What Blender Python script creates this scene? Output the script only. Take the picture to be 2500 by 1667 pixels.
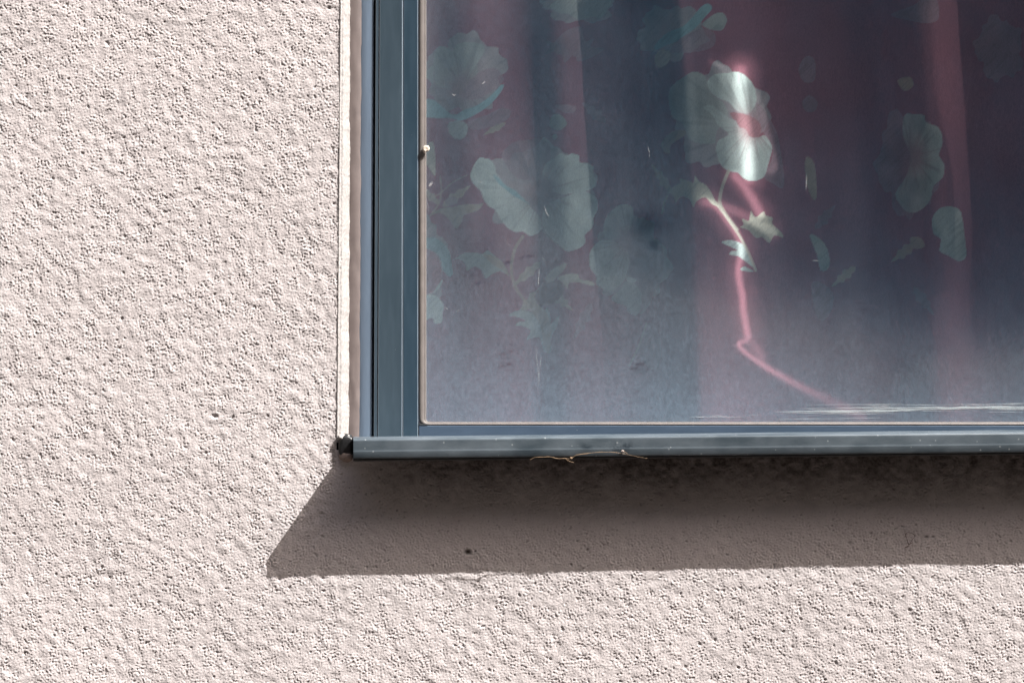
import bpy, math, random
import numpy as np
from mathutils import Vector

random.seed(7)
RNG = np.random.default_rng(11)
scene = bpy.context.scene
for o in list(bpy.data.objects):
    bpy.data.objects.remove(o)

# ------------------------------------------------------------------ camera, light, exposure
S = 0.0005            # metres of wall per pixel of the photograph
D = 2.2               # camera distance from the wall face
SUN_DIR = Vector((-0.106, 0.052, -0.145)).normalized()      # direction the light travels
cam_data = bpy.data.cameras.new('camera')
cam = bpy.data.objects.new('camera', cam_data)
scene.collection.objects.link(cam)
cam.location = (0, -D, 0)
cam.rotation_euler = (math.radians(90), 0, 0)
cam_data.sensor_width = 36
cam_data.lens = 36 * D / (2500 * S)
cam_data.clip_start = 0.05
cam_data.clip_end = 5000
scene.camera = cam

world = bpy.data.worlds.new('World')
scene.world = world
world.use_nodes = True
wn = world.node_tree
sky = wn.nodes.new('ShaderNodeTexSky')
sky.sky_type = 'NISHITA'
sky.sun_disc = False
to_sun = -SUN_DIR
sky.sun_elevation = math.asin(to_sun.z)
sky.sun_rotation = math.atan2(to_sun.x, to_sun.y)
sky.air_density = 0.55
sky.dust_density = 5.0
sky.ozone_density = 0.2
bg = wn.nodes['Background']
bg.inputs['Strength'].default_value = 0.15
wn.links.new(sky.outputs[0], bg.inputs['Color'])

sun_data = bpy.data.lights.new('sun', 'SUN')
sun_data.energy = 4.6
sun_data.angle = math.radians(0.22)
sun_data.color = (1.0, 0.985, 0.965)
sun = bpy.data.objects.new('sun', sun_data)
scene.collection.objects.link(sun)
sun.rotation_euler = SUN_DIR.to_track_quat('-Z', 'Y').to_euler()
sun.location = to_sun * 6

scene.view_settings.view_transform = 'Standard'
scene.view_settings.look = 'None'
scene.view_settings.gamma = 1
scene.view_settings.exposure = 1.15
scene.view_settings.use_curve_mapping = False
scene.render.engine = 'CYCLES'
scene.cycles.transparent_max_bounces = 16
scene.cycles.max_bounces = 8

# ------------------------------------------------------------------ helpers
def P(px, py, y=0.0):
    """world point at depth y that the photograph shows at (px, py)"""
    k = S * (D + y) / D
    return ((px - 1250) * k, y, (833.5 - py) * k)

def Pn(px, py, y):
    px = np.asarray(px, float); py = np.asarray(py, float); y = np.asarray(y, float)
    k = S * (D + y) / D
    return np.stack(np.broadcast_arrays((px - 1250) * k, y, (833.5 - py) * k), -1)

def link(name, mesh, mat=None, parent=None):
    o = bpy.data.objects.new(name, mesh)
    scene.collection.objects.link(o)
    for m in (mat if isinstance(mat, (list, tuple)) else [mat]):
        if m: mesh.materials.append(m)
    if parent: o.parent = parent
    return o

def np_mesh(name, co, quads, smooth=True, attrs=None, colors=None):
    me = bpy.data.meshes.new(name)
    co = np.ascontiguousarray(co, np.float32); quads = np.ascontiguousarray(quads, np.int32)
    n = len(quads)
    me.vertices.add(len(co)); me.vertices.foreach_set('co', co.ravel())
    me.loops.add(n * 4); me.loops.foreach_set('vertex_index', quads.ravel())
    me.polygons.add(n)
    me.polygons.foreach_set('loop_start', np.arange(0, n * 4, 4, dtype=np.int32))
    me.update(calc_edges=True)
    if smooth: me.polygons.foreach_set('use_smooth', np.ones(n, bool))
    for k, v in (attrs or {}).items():
        a = me.attributes.new(k, 'FLOAT', 'POINT'); a.data.foreach_set('value', v.astype(np.float32).ravel())
    for k, v in (colors or {}).items():
        a = me.color_attributes.new(k, 'FLOAT_COLOR', 'POINT')
        c4 = np.ones((len(co), 4), np.float32); c4[:, :3] = v.reshape(-1, 3)
        a.data.foreach_set('color', c4.ravel())
    return me

def grid_quads(nx, ny, flip=False):
    i = np.arange(ny - 1)[:, None] * nx + np.arange(nx - 1)[None, :]
    i = i.ravel()
    q = np.stack([i, i + 1, i + nx + 1, i + nx], -1)
    return q[:, ::-1] if flip else q

def py_mesh(name, verts, faces, smooth=False):
    me = bpy.data.meshes.new(name); me.from_pydata([tuple(v) for v in verts], [], faces); me.update()
    if smooth:
        for p in me.polygons: p.use_smooth = True
    return me

def prism(name, sections, mat, parent, smooth=False, bevel=0, closed=True, edge=False):
    """skin successive cross-sections (each a list of points)"""
    verts, faces = [], []
    n = len(sections[0])
    for s in sections: verts += [tuple(p) for p in s]
    for k in range(len(sections) - 1):
        for i in range(n if closed else n - 1):
            j = (i + 1) % n
            faces.append((k * n + i, k * n + j, (k + 1) * n + j, (k + 1) * n + i))
    if closed:
        faces.append(tuple(range(n))[::-1])
        faces.append(tuple((len(sections) - 1) * n + i for i in range(n)))
    me = py_mesh(name, verts, faces, smooth)
    import bmesh
    bm = bmesh.new(); bm.from_mesh(me); bmesh.ops.recalc_face_normals(bm, faces=bm.faces); bm.to_mesh(me); bm.free()
    o = link(name, me, mat, parent)
    if bevel:
        b = o.modifiers.new('bevel', 'BEVEL'); b.width = bevel; b.segments = 3; b.limit_method = 'ANGLE'
        b.angle_limit = math.radians(40)
        if edge: me.materials.append(M_edge); b.material = len(me.materials) - 1
        for p in me.polygons: p.use_smooth = True
        w = o.modifiers.new('wn', 'WEIGHTED_NORMAL'); w.keep_sharp = False
    return o

def tube(path, radii, seg=7):
    """verts, faces of a tapered tube"""
    verts, faces = [], []
    pts = [Vector(p) for p in path]
    for i, p in enumerate(pts):
        t = (pts[min(i + 1, len(pts) - 1)] - pts[max(i - 1, 0)]).normalized()
        a = t.orthogonal().normalized() if i == 0 else (a - t * a.dot(t)).normalized()
        b = t.cross(a)
        for k in range(seg):
            an = 2 * math.pi * k / seg
            verts.append(p + (a * math.cos(an) + b * math.sin(an)) * radii[i])
    for i in range(len(pts) - 1):
        for k in range(seg):
            l = (k + 1) % seg
            faces.append((i * seg + k, i * seg + l, (i + 1) * seg + l, (i + 1) * seg + k))
    faces.append(tuple(range(seg))[::-1]); faces.append(tuple((len(pts) - 1) * seg + k for k in range(seg)))
    return verts, faces

def merge(parts):
    V, F = [], []
    for v, f in parts:
        n = len(V); V += v; F += [tuple(i + n for i in q) for q in f]
    return V, F

def catmull(pts, n=6, closed=True):
    pts = np.asarray(pts, float); N = len(pts); out = []
    rng = range(N) if closed else range(N - 1)
    for i in rng:
        if closed: p0, p1, p2, p3 = pts[i - 1], pts[i], pts[(i + 1) % N], pts[(i + 2) % N]
        else: p0, p1, p2, p3 = pts[max(i - 1, 0)], pts[i], pts[i + 1], pts[min(i + 2, N - 1)]
        for k in range(n):
            t = k / n
            out.append(.5 * ((2 * p1) + (-p0 + p2) * t + (2 * p0 - 5 * p1 + 4 * p2 - p3) * t * t + (-p0 + 3 * p1 - 3 * p2 + p3) * t ** 3))
    if not closed: out.append(pts[-1])
    return np.array(out)

def sstep(a, b, x):
    t = np.clip((x - a) / (b - a), 0, 1); return t * t * (3 - 2 * t)

def poly_sd(poly, X, Y):
    """signed distance (inside positive)"""
    d2 = np.full(X.shape, 1e12); ins = np.zeros(X.shape, bool)
    N = len(poly)
    for i in range(N):
        x0, y0 = poly[i]; x1, y1 = poly[(i + 1) % N]
        dx, dy = x1 - x0, y1 - y0; L = dx * dx + dy * dy + 1e-9
        t = np.clip(((X - x0) * dx + (Y - y0) * dy) / L, 0, 1)
        d2 = np.minimum(d2, (X - x0 - t * dx) ** 2 + (Y - y0 - t * dy) ** 2)
        if y0 != y1:
            c = ((y0 > Y) != (y1 > Y)) & (X < dx * (Y - y0) / (y1 - y0) + x0)
            ins ^= c
    return np.where(ins, 1, -1) * np.sqrt(d2)

def line_d(pts, X, Y):
    """distance to a polyline and position 0..1 along it"""
    d2 = np.full(X.shape, 1e12); tt = np.zeros(X.shape); N = len(pts) - 1
    for i in range(N):
        x0, y0 = pts[i]; x1, y1 = pts[i + 1]
        dx, dy = x1 - x0, y1 - y0; L = dx * dx + dy * dy + 1e-9
        t = np.clip(((X - x0) * dx + (Y - y0) * dy) / L, 0, 1)
        d = (X - x0 - t * dx) ** 2 + (Y - y0 - t * dy) ** 2
        m = d < d2; d2 = np.where(m, d, d2); tt = np.where(m, (i + t) / N, tt)
    return np.sqrt(d2), tt

def fft_noise(ny, nx, cell, lo, hi, beta=0.0, seed=1, ax=1.0):
    """band-limited noise, wavelengths lo..hi metres, unit rms"""
    g = np.random.default_rng(seed).standard_normal((ny, nx))
    F = np.fft.rfft2(g)
    fy = np.fft.fftfreq(ny, cell)[:, None]; fx = np.fft.rfftfreq(nx, cell)[None, :] * ax
    f = np.sqrt(fx * fx + fy * fy) + 1e-9
    w = (1 / (1 + (f * lo) ** 6)) * (1 / (1 + (1 / (f * hi)) ** 4)) * f ** (-beta)
    n = np.fft.irfft2(F * w, s=(ny, nx))
    return n / n.std()

def cell_noise(x, y, seed=0):
    """smooth value noise at arbitrary points"""
    xi = np.floor(x).astype(np.int64); yi = np.floor(y).astype(np.int64)
    fx = x - xi; fy = y - yi; fx = fx * fx * (3 - 2 * fx); fy = fy * fy * (3 - 2 * fy)
    def h(a, b):
        v = np.sin(a * 127.1 + b * 311.7 + seed * 74.7) * 43758.5453
        return v - np.floor(v)
    return (h(xi, yi) * (1 - fx) + h(xi + 1, yi) * fx) * (1 - fy) + (h(xi, yi + 1) * (1 - fx) + h(xi + 1, yi + 1) * fx) * fy

# ------------------------------------------------------------------ materials
def mat(name):
    m = bpy.data.materials.new(name); m.use_nodes = True
    nt = m.node_tree; b = nt.nodes['Principled BSDF']
    return m, nt, b

def nd(nt, t, **kw):
    n = nt.nodes.new(t)
    for k, v in kw.items(): setattr(n, k, v)
    return n

def noise(nt, scale, detail=4, rough=.55, vec=None, dist=0):
    n = nd(nt, 'ShaderNodeTexNoise'); n.inputs['Scale'].default_value = scale
    n.inputs['Detail'].default_value = detail; n.inputs['Roughness'].default_value = rough
    n.inputs['Distortion'].default_value = dist
    if vec is not None: nt.links.new(vec, n.inputs['Vector'])
    return n.outputs['Fac']

def geo(nt, scale=(1, 1, 1)):
    g = nd(nt, 'ShaderNodeTexCoord'); m = nd(nt, 'ShaderNodeMapping')
    m.inputs['Scale'].default_value = scale
    nt.links.new(g.outputs['Object'], m.inputs['Vector']); return m.outputs['Vector']

def ramp(nt, fac, stops):
    r = nd(nt, 'ShaderNodeValToRGB'); e = r.color_ramp.elements
    while len(e) < len(stops): e.new(0.5)
    for i, (p, c) in enumerate(stops):
        e[i].position = p; e[i].color = (c, c, c, 1) if isinstance(c, (int, float)) else (*c, 1)
    nt.links.new(fac, r.inputs['Fac']); return r.outputs['Color']

def mixc(nt, fac, a, b, blend='MIX'):
    m = nd(nt, 'ShaderNodeMix', data_type='RGBA', blend_type=blend)
    for s, v in ((m.inputs[0], fac), (m.inputs[6], a), (m.inputs[7], b)):
        if isinstance(v, (int, float)): s.default_value = v
        elif isinstance(v, tuple): s.default_value = (*v, 1)
        else: nt.links.new(v, s)
    return m.outputs[2]

def math_(nt, op, a, b=None, clamp=False):
    m = nd(nt, 'ShaderNodeMath', operation=op, use_clamp=clamp)
    for s, v in zip(m.inputs, (a, b)):
        if v is None: continue
        if isinstance(v, (int, float)): s.default_value = v
        else: nt.links.new(v, s)
    return m.outputs[0]

def bump(nt, b, h, strength, dist):
    n = nd(nt, 'ShaderNodeBump'); n.inputs['Strength'].default_value = strength; n.inputs['Distance'].default_value = dist
    nt.links.new(h, n.inputs['Height']); nt.links.new(n.outputs[0], b.inputs['Normal'])

WALL = (0.615, 0.56, 0.548)
def wall_material(name, coarse):
    m, nt, b = mat(name)
    v = geo(nt)
    big = noise(nt, 3.5, 3, .5, v)
    c = mixc(nt, ramp(nt, big, [(.3, 0), (.7, 1)]), tuple(x * .95 for x in WALL), tuple(min(1, x * 1.04) for x in WALL))
    fine = noise(nt, 420, 3, .6, v)
    c = mixc(nt, ramp(nt, fine, [(.2, .75), (.5, 0)]), c, tuple(x * .82 for x in WALL))
    if not coarse:
        at = nd(nt, 'ShaderNodeAttribute', attribute_name='dirt_shade')
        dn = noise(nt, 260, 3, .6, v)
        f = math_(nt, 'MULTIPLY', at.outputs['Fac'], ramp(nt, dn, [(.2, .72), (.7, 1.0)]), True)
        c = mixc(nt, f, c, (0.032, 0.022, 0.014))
        bump(nt, b, noise(nt, 900, 2, .5, v), .25, .0003)
    else:
        bump(nt, b, noise(nt, 150, 5, .6, v), 1, .003)
    nt.links.new(c, b.inputs['Base Color'])
    b.inputs['Roughness'].default_value = .95; b.inputs['Specular IOR Level'].default_value = .15
    return m

def paint_material(name, base, rough=.42, mott=.35, streak=(1, 1, 1), specks=.5, spec=.5):
    m, nt, b = mat(name)
    v = geo(nt, streak)
    n1 = noise(nt, 14, 5, .62, v); n2 = noise(nt, 120, 4, .6, v)
    lo = tuple(x * (1 - mott) for x in base); hi = tuple(min(1, x * (1 + mott)) for x in base)
    c = mixc(nt, ramp(nt, n1, [(.32, 0), (.68, 1)]), lo, hi)
    c = mixc(nt, ramp(nt, n2, [(.45, 0), (.75, .35)]), c, tuple(min(1, x * 1.5 + .02) for x in base))
    g = geo(nt)
    vo = nd(nt, 'ShaderNodeTexVoronoi'); vo.inputs['Scale'].default_value = 210
    nt.links.new(g, vo.inputs['Vector'])
    sz = noise(nt, 60, 2, .5, g)
    f = math_(nt, 'LESS_THAN', vo.outputs['Distance'], math_(nt, 'MULTIPLY', math_(nt, 'SUBTRACT', sz, .53), .9 * specks + .001))
    c = mixc(nt, math_(nt, 'MULTIPLY', f, .55), c, (.6, .6, .6))
    nt.links.new(c, b.inputs['Base Color'])
    rr = ramp(nt, n1, [(.3, rough - .08), (.7, rough + .12)])
    nt.links.new(rr, b.inputs['Roughness'])
    b.inputs['Specular IOR Level'].default_value = spec
    bump(nt, b, n2, .15, .0002)
    return m

def plain(name, col, rough=.7, var=.2, scale=80, bmp=0.2, bdist=.0005, spec=.3):
    m, nt, b = mat(name)
    v = geo(nt); n = noise(nt, scale, 4, .6, v)
    c = mixc(nt, ramp(nt, n, [(.3, 0), (.7, 1)]), tuple(x * (1 - var) for x in col), tuple(min(1, x * (1 + var)) for x in col))
    nt.links.new(c, b.inputs['Base Color']); b.inputs['Roughness'].default_value = rough
    b.inputs['Specular IOR Level'].default_value = spec
    if bmp: bump(nt, b, n, bmp, bdist)
    return m

M_wall = wall_material('stucco', False)
M_wall_far = wall_material('stucco_beyond', True)
M_reveal = plain('plaster_edge', (0.37, 0.345, 0.33), .85, .30, 330, .6, .0006)
M_seal = plain('sealant', (0.175, 0.143, 0.135), .6, .1, 60, .15, .0003)
M_outer = paint_material('frame_paint_lit', (0.135, 0.18, 0.24), .4, .12, (1, 1, .12), .4)  # paler copy of the frame paint; light on the curved face painted in
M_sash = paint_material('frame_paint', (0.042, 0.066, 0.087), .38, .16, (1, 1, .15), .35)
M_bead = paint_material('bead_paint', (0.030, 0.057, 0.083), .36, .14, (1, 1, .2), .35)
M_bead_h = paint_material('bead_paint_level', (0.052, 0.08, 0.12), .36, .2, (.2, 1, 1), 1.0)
M_edge = paint_material('edge_highlight', (0.17, 0.21, 0.25), .35, .25, (1, 1, .1), .2)  # pale bevel colour paints the bright highlight along the edges
M_dark = plain('groove_black', (0.012, 0.013, 0.015), .8, .2, 60, 0)
M_gasket = plain('grey_rubber', (0.17, 0.15, 0.14), .55, .12, 70, .2, .0002)
M_black = plain('black_rubber_and_lip_shade', (0.016, 0.016, 0.017), .35, .5, 160, .8, .0006, .5)
M_crumb = plain('mortar_crumb', (0.30, 0.235, 0.20), .9, .3, 300, .8, .0008)
M_straw = plain('dry_straw', (0.27, 0.18, 0.11), .7, .3, 200, .3, .0003)
M_fibre = plain('dead_fibre', (0.12, 0.08, 0.06), .8, .3, 200, 0)
M_board = plain('window_board', (0.025, 0.025, 0.025), .6, .1, 20, 0)
M_room = plain('room_paint', (0.03, 0.03, 0.032), .9, .1, 5, 0)
M_ground = plain('dark_gravel', (0.036, 0.029, 0.026), .9, .3, 6, .4, .01)
M_sun_mask = plain('sun_mask_sheet', (0.04, 0.04, 0.045), .9, .2, 200, 0)
_nt = M_sun_mask.node_tree; _t = nd(_nt, 'ShaderNodeBsdfTransparent'); _m = nd(_nt, 'ShaderNodeMixShader'); _a = nd(_nt, 'ShaderNodeAttribute', attribute_name='sun_pass'); _nt.links.new(_a.outputs['Fac'], _m.inputs[0])   # added mask: stored map sets how much sun gets through
_nt.links.new(_nt.nodes['Principled BSDF'].outputs[0], _m.inputs[1]); _nt.links.new(_t.outputs[0], _m.inputs[2])
_nt.links.new(_m.outputs[0], _nt.nodes['Material Output'].inputs[0])

# sill paint : weathered, with dark wet-looking smudges
def sill_mat():
    m, nt, b = mat('sill_paint')
    v = geo(nt, (.45, 1, 1)); g = geo(nt)
    n1 = noise(nt, 26, 6, .62, v); n2 = noise(nt, 9, 3, .5, v)
    c = mixc(nt, ramp(nt, n1, [(.33, 0), (.66, 1)]), (0.030, 0.046, 0.058), (0.120, 0.145, 0.165))
    c = mixc(nt, ramp(nt, n2, [(.4, 0), (.65, .45)]), c, (0.115, 0.135, 0.155))
    at = nd(nt, 'ShaderNodeAttribute', attribute_name='smudge')
    dn = noise(nt, 90, 4, .65, g)
    f = math_(nt, 'MULTIPLY', at.outputs['Fac'], ramp(nt, dn, [(.38, 0), (.55, 1)]), True)
    c = mixc(nt, f, c, (0.018, 0.028, 0.038))
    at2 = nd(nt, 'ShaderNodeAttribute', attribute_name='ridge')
    c = mixc(nt, math_(nt, 'MULTIPLY', at2.outputs['Fac'], .15, True), c, (0.22, 0.26, 0.29))  # ridge highlight painted as a paler line along the lip
    vo = nd(nt, 'ShaderNodeTexVoronoi'); vo.inputs['Scale'].default_value = 90
    nt.links.new(g, vo.inputs['Vector'])
    c = mixc(nt, math_(nt, 'MULTIPLY', math_(nt, 'LESS_THAN', vo.outputs['Distance'], .09), .4), c, (.5, .52, .52))
    nt.links.new(c, b.inputs['Base Color'])
    b.inputs['Roughness'].default_value = .42
    bump(nt, b, n1, .1, .0003)
    return m
M_sill = sill_mat()

# ------------------------------------------------------------------ ground
me = py_mesh('yard_ground', [(-300, -300, -1.35), (300, -300, -1.35), (300, 40, -1.35), (-300, 40, -1.35)], [(0, 1, 2, 3)])
gr = link('yard_ground', me, M_ground); gr['kind'] = 'structure'

# out-of-view tree belt added to cut sky light and darken the reflection
hx = np.linspace(-110, 110, 400); hz = np.linspace(0, 1, 60)
HX, HZ = np.meshgrid(hx, hz)
hh = 20.5 + 3.2 * cell_noise(HX / 4.1, HX * 0, 91) + 1.3 * cell_noise(HX / 1.3, HX * 0, 92)
th = HX / 110 * math.radians(112)                     # bent round both sides to cut side sky light
hh = hh - 4.5 * sstep(.5, 1.4, th)
hz_ = -1.35 + HZ * hh
Rr = 17 + 7 * sstep(.4, 1.5, th) + 2.5 * np.sin(HZ * math.pi / 2) ** 3 + 1.2 * (cell_noise(HX / .9, hz_ / .9, 93) - .5) + .7 * (cell_noise(HX / .4, hz_ / .4, 94) - .5)
hxx = Rr * np.sin(th); hy_ = -Rr * np.cos(th)
M_sky_block = plain('sky_block_leaves', (0.036, 0.045, 0.030), .8, .4, 6, .6, .1)
hd = link('sky_block_trees', np_mesh('sky_block_trees', np.stack([hxx, hy_, hz_], -1).reshape(-1, 3), grid_quads(400, 60)), M_sky_block)
hd['kind'] = 'stuff'; hd['label'] = 'out-of-view tall foliage added to cut sky light and darken the glass reflection'; hd['category'] = 'added_trees'

# ------------------------------------------------------------------ stuccoed wall
def lean(py):      # the plaster edge leans a little
    return 4.5 - 9.0 * (py / 1070.0)

WIN_L, WIN_B = 826, 1098          # opening edge (mid height) and bottom
PX0, PX1, PY0, PY1 = -170, 2670, -120, 1790
CELL = 0.0009
nx = int((PX1 - PX0) * S / CELL); ny = int((PY1 - PY0) * S / CELL)
xs = np.linspace(PX0, PX1, nx); ys = np.linspace(PY0, PY1, ny)
xs[np.argmin(abs(xs - WIN_L))] = WIN_L; ys[np.argmin(abs(ys - WIN_B))] = WIN_B
PXg, PYg = np.meshgrid(xs, ys)
n1 = fft_noise(ny, nx, CELL, .0024, .0070, .5, 1)
n2 = fft_noise(ny, nx, CELL, .0020, .0040, 0, 2)
n3 = fft_noise(ny, nx, CELL, .012, .035, .5, 3)
n4 = fft_noise(ny, nx, CELL, .06, .3, 1, 4)
patch = sstep(-1.2, 1.4, fft_noise(ny, nx, CELL, .02, .08, .5, 5))
h = .000185 * (n1 - .16 * n1 * n1 * (n1 < 0)) * (.5 + .75 * patch) + .00009 * n2
h += .00018 * n3 + .00022 * n4
# sparse pits and torn grains between the flatter grains
pit = fft_noise(ny, nx, CELL, .0034, .009, .2, 6)
h -= .00062 * sstep(1.15, 2.6, pit) * (.5 + .8 * patch)
pit2 = fft_noise(ny, nx, CELL, .006, .018, .2, 7)
h -= .0012 * sstep(1.85, 2.9, pit2)
base = pit2
h = np.clip(h, -.0022, .0013)
dirt_shade = .20 * sstep(.5, 2.0, -n1) + .28 * sstep(1.1, 2.6, pit) + .25 * sstep(1.8, 3.0, pit2)  # dirt in the pits, raised to paint relief shade too
def blob(cx, cy, rx, ry): return np.exp(-(((PXg - cx) / rx) ** 2 + ((PYg - cy) / ry) ** 2) ** 1.5)
for cx, cy, rx, ry, dep, di in [(1142, 1348, 8, 7, .004, 1), (1160, 1345, 3, 3, .002, .9), (529, 1016, 7, 4.5, .0028, .35),
                                (829, 318, 4, 7, .002, .6), (402, 518, 6, 3, .0015, .4), (1434, 1341, 4, 4, .0012, .7),
                                (2262, 1310, 6, 3, .001, .7), (2278, 1310, 5, 3, .001, .6)]:
    bb = blob(cx, cy, rx, ry); h -= dep * bb; dirt_shade = np.maximum(dirt_shade, di * bb)
# grime right below the sill, with its shade painted deeper
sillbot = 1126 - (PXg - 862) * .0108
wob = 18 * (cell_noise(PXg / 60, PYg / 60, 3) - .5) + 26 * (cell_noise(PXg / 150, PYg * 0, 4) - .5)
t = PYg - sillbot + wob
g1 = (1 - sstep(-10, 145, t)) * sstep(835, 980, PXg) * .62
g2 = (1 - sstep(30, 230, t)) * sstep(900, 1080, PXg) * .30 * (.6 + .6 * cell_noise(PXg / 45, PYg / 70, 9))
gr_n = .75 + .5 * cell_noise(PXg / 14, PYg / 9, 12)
dirt_shade = np.maximum(dirt_shade, np.clip((g1 + g2) * gr_n, 0, .97))
# dark marks at the sill end and along the plaster edge
dirt_shade = np.maximum(dirt_shade, .85 * blob(818, 1090, 8, 46) * cell_noise(PXg / 7, PYg / 7, 5))
dirt_shade = np.maximum(dirt_shade, .6 * np.exp(-((PXg - 824) / 3.0) ** 2) * (PYg < 1070) * (PYg > 180) * (cell_noise(PXg * 0 + 3, PYg / 12, 6) > .72))
sh = np.where(PYg < 1070, lean(np.clip(PYg, -3000, 1070)), -4.5 * (1 - sstep(1070, 1300, PYg)))
co = Pn(PXg + sh, PYg, 0 * h); co[..., 1] = -h
q = grid_quads(nx, ny, flip=False)
qc = q[:, 0]; cx = PXg.ravel()[qc]; cy = PYg.ravel()[qc]
keep = ~((cx >= WIN_L - .01) & (cy < WIN_B - .01))
q = q[keep][:, ::-1]
used = np.zeros(nx * ny, bool); used[q.ravel()] = True
idx = np.cumsum(used) - 1
cof = co.reshape(-1, 3)[used]; q = idx[q]
# the wall beyond the frame, plain sheets round the finely built part
WR, WT = 4350, -2100              # opening right and top
fx0, fx1, fy0, fy1 = PX0 + 0, PX1, PY0, PY1
rects = [(-9000, fx0, -5000, 3535), (fx0, fx1, fy1, 3535), (fx1, 12000, WIN_B, 3535), (WR, 12000, -5000, WIN_B),
         (fx0, WR, -5000, WT), (fx0, WIN_L, WT, fy0)]
nb = len(cof); ev, ef = [], []
for a, b_, c, d in rects:
    k = nb + len(ev); ev += [P(a, c), P(b_, c), P(b_, d), P(a, d)]
    ef.append((k, k + 3, k + 2, k + 1))
cof = np.vstack([cof, np.array(ev)]); nfine = len(q); q = np.vstack([q, np.array(ef)])
dv = np.concatenate([dirt_shade.ravel()[used], np.zeros(len(ev))])
me = np_mesh('wall', cof, q, True, {'dirt_shade': dv})
wall = link('wall', me, [M_wall, M_wall_far])
mi = np.zeros(len(q), np.int32); mi[nfine:] = 1; me.polygons.foreach_set('material_index', mi)
wall['label'] = 'rough off-white stucco house wall around the window and its sill'
wall['category'] = 'wall'
del n1, n2, n3, n4, patch, base, pit, co

# plaster return, bright sunlit edge between the stucco and the sealant
NY = 900
py_ = np.linspace(-130, 1080, NY)
uu = np.linspace(0, 1, 22)
U, V = np.meshgrid(uu, py_)
rag = 3.6 * (cell_noise(V * 0, V / 26, 21) - .5) + .9 * (cell_noise(V * 0, V / 7, 22) - .5)
x0 = WIN_L + lean(V) - 1.5; x1 = 856 + 1.0 - 3.0 * (V / 1070) + rag
X = x0 + (x1 - x0) * U
Yd = .0012 - .0022 * np.exp(-((U - .10) / .09) ** 2) + .020 * sstep(.30, 1.0, U)
hn = 4.2 * (.6 * cell_noise(X / 3.1, V / 4.2, 31) + .4 * cell_noise(X / 6.3 + 9, V / 9.1, 32) - .5)
Yd = Yd + .00016 * hn + .0011 * sstep(1.3, 2.4, hn)
me = np_mesh('plaster_return', Pn(X, V, Yd).reshape(-1, 3), grid_quads(22, NY)[:, ::-1])
link('plaster_return', me, M_reveal, wall)
# returns outside the picture (top part, lintel, right jamb) and the inner thickness
def sheet(name, pts, m, parent):
    return link(name, py_mesh(name, pts, [(0, 1, 2, 3)]), m, parent)
sheet('plaster_return', [P(WIN_L, -128), P(856, -128, .022), P(856, WT, .022), P(WIN_L, WT)], M_reveal, wall)
sheet('plaster_return', [P(WIN_L - 40, WT), P(WIN_L - 40, WT + 20, .03), P(WR, WT + 20, .03), P(WR, WT)], M_reveal, wall)
sheet('plaster_return', [P(WR, WT), P(WR - 20, WT, .03), P(WR - 20, WIN_B + 60, .03), P(WR, WIN_B + 60)], M_reveal, wall)

# ------------------------------------------------------------------ window
win = bpy.data.objects.new('window', None); scene.collection.objects.link(win)
win.location = P(1021, 1066, .03)
win['label'] = 'blue-grey metal framed window with dusty glass in the stucco wall'
win['category'] = 'window'
bpy.context.view_layer.update()
def child(o):
    o.matrix_parent_inverse = win.matrix_world.inverted(); return o
WINC = []
def vbar(name, a0, a1, b0, b1, y0, y1, m, bevel=0, top=WT + 30, bot=1068, parent=win, roundr=None, edge=False):
    """upright bar: left edge px a0 at py 0 / a1 at py 1060, right edge b0 / b1, depth y0..y1"""
    secs = []
    for py in (top, bot):
        f = py / 1060.0
        a = a0 + (a1 - a0) * f; b_ = b0 + (b1 - b0) * f
        if roundr:      # face turned by having its left edge deeper
            pts = [P(a, py, y0 + roundr), P(a + (b_ - a) * .35, py, y0 + roundr * .25), P(a + (b_ - a) * .6, py, y0), P(b_, py, y0), ]
        else:
            pts = [P(a, py, y0), P(b_, py, y0)]
        xa = pts[0][0]; xb = pts[-1][0]; z = pts[0][2]
        pts += [(xb, y1, z), (xa, y1, z)]
        pts = [(p[0], p[1], z) for p in pts]
        secs.append(pts)
    o = prism(name, secs, m, parent, bevel=bevel, edge=edge); child(o); return o
def hbar(name, x0, x1, t0, t1, y0, y1, m, bevel=0, parent=win, b_=None):
    secs = []
    for px in (x0, x1):
        p = P(px, t0, y0); q_ = P(px, t1, y0)
        secs.append([p, q_, (p[0], y1, q_[2]), (p[0], y1, p[2])])
    o = prism(name, secs, m, parent, bevel=bevel); child(o); return o

FR = WR - 30
vbar('backing', 850, 845, 1012, 1012, .034, .060, M_dark)
# sealant bead between plaster and frame, slightly wavy
NYs = 500; vs = np.linspace(-2050, 1072, NYs); us = np.linspace(0, 1, 9)
U, V = np.meshgrid(us, vs)
xl = 850 - 3 * V / 1060 + 0 * U
xr = 883 - 5.5 * V / 1060 + 2.2 * (cell_noise(V * 0, V / 45, 41) - .5) + 1.2 * (cell_noise(V * 0, V / 9, 42) - .5)
Y = .0215 - .0018 * np.sin(U * math.pi) ** .7 + .0008 * (cell_noise(U * 3, V / 40, 43) - .5)
o = link('sealant', np_mesh('sealant', Pn(xl + (xr - xl) * U, V, Y).reshape(-1, 3), grid_quads(9, NYs)[:, ::-1]), M_seal, win); child(o)
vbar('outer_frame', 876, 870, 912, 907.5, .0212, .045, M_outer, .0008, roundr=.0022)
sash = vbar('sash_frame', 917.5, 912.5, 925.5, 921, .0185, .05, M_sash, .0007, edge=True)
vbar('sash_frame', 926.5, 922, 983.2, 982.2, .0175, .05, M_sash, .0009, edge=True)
vbar('glazing_bead', 984.6, 983.6, 1020.6, 1020.6, .0185, .05, M_bead, .0008, edge=True)
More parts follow.
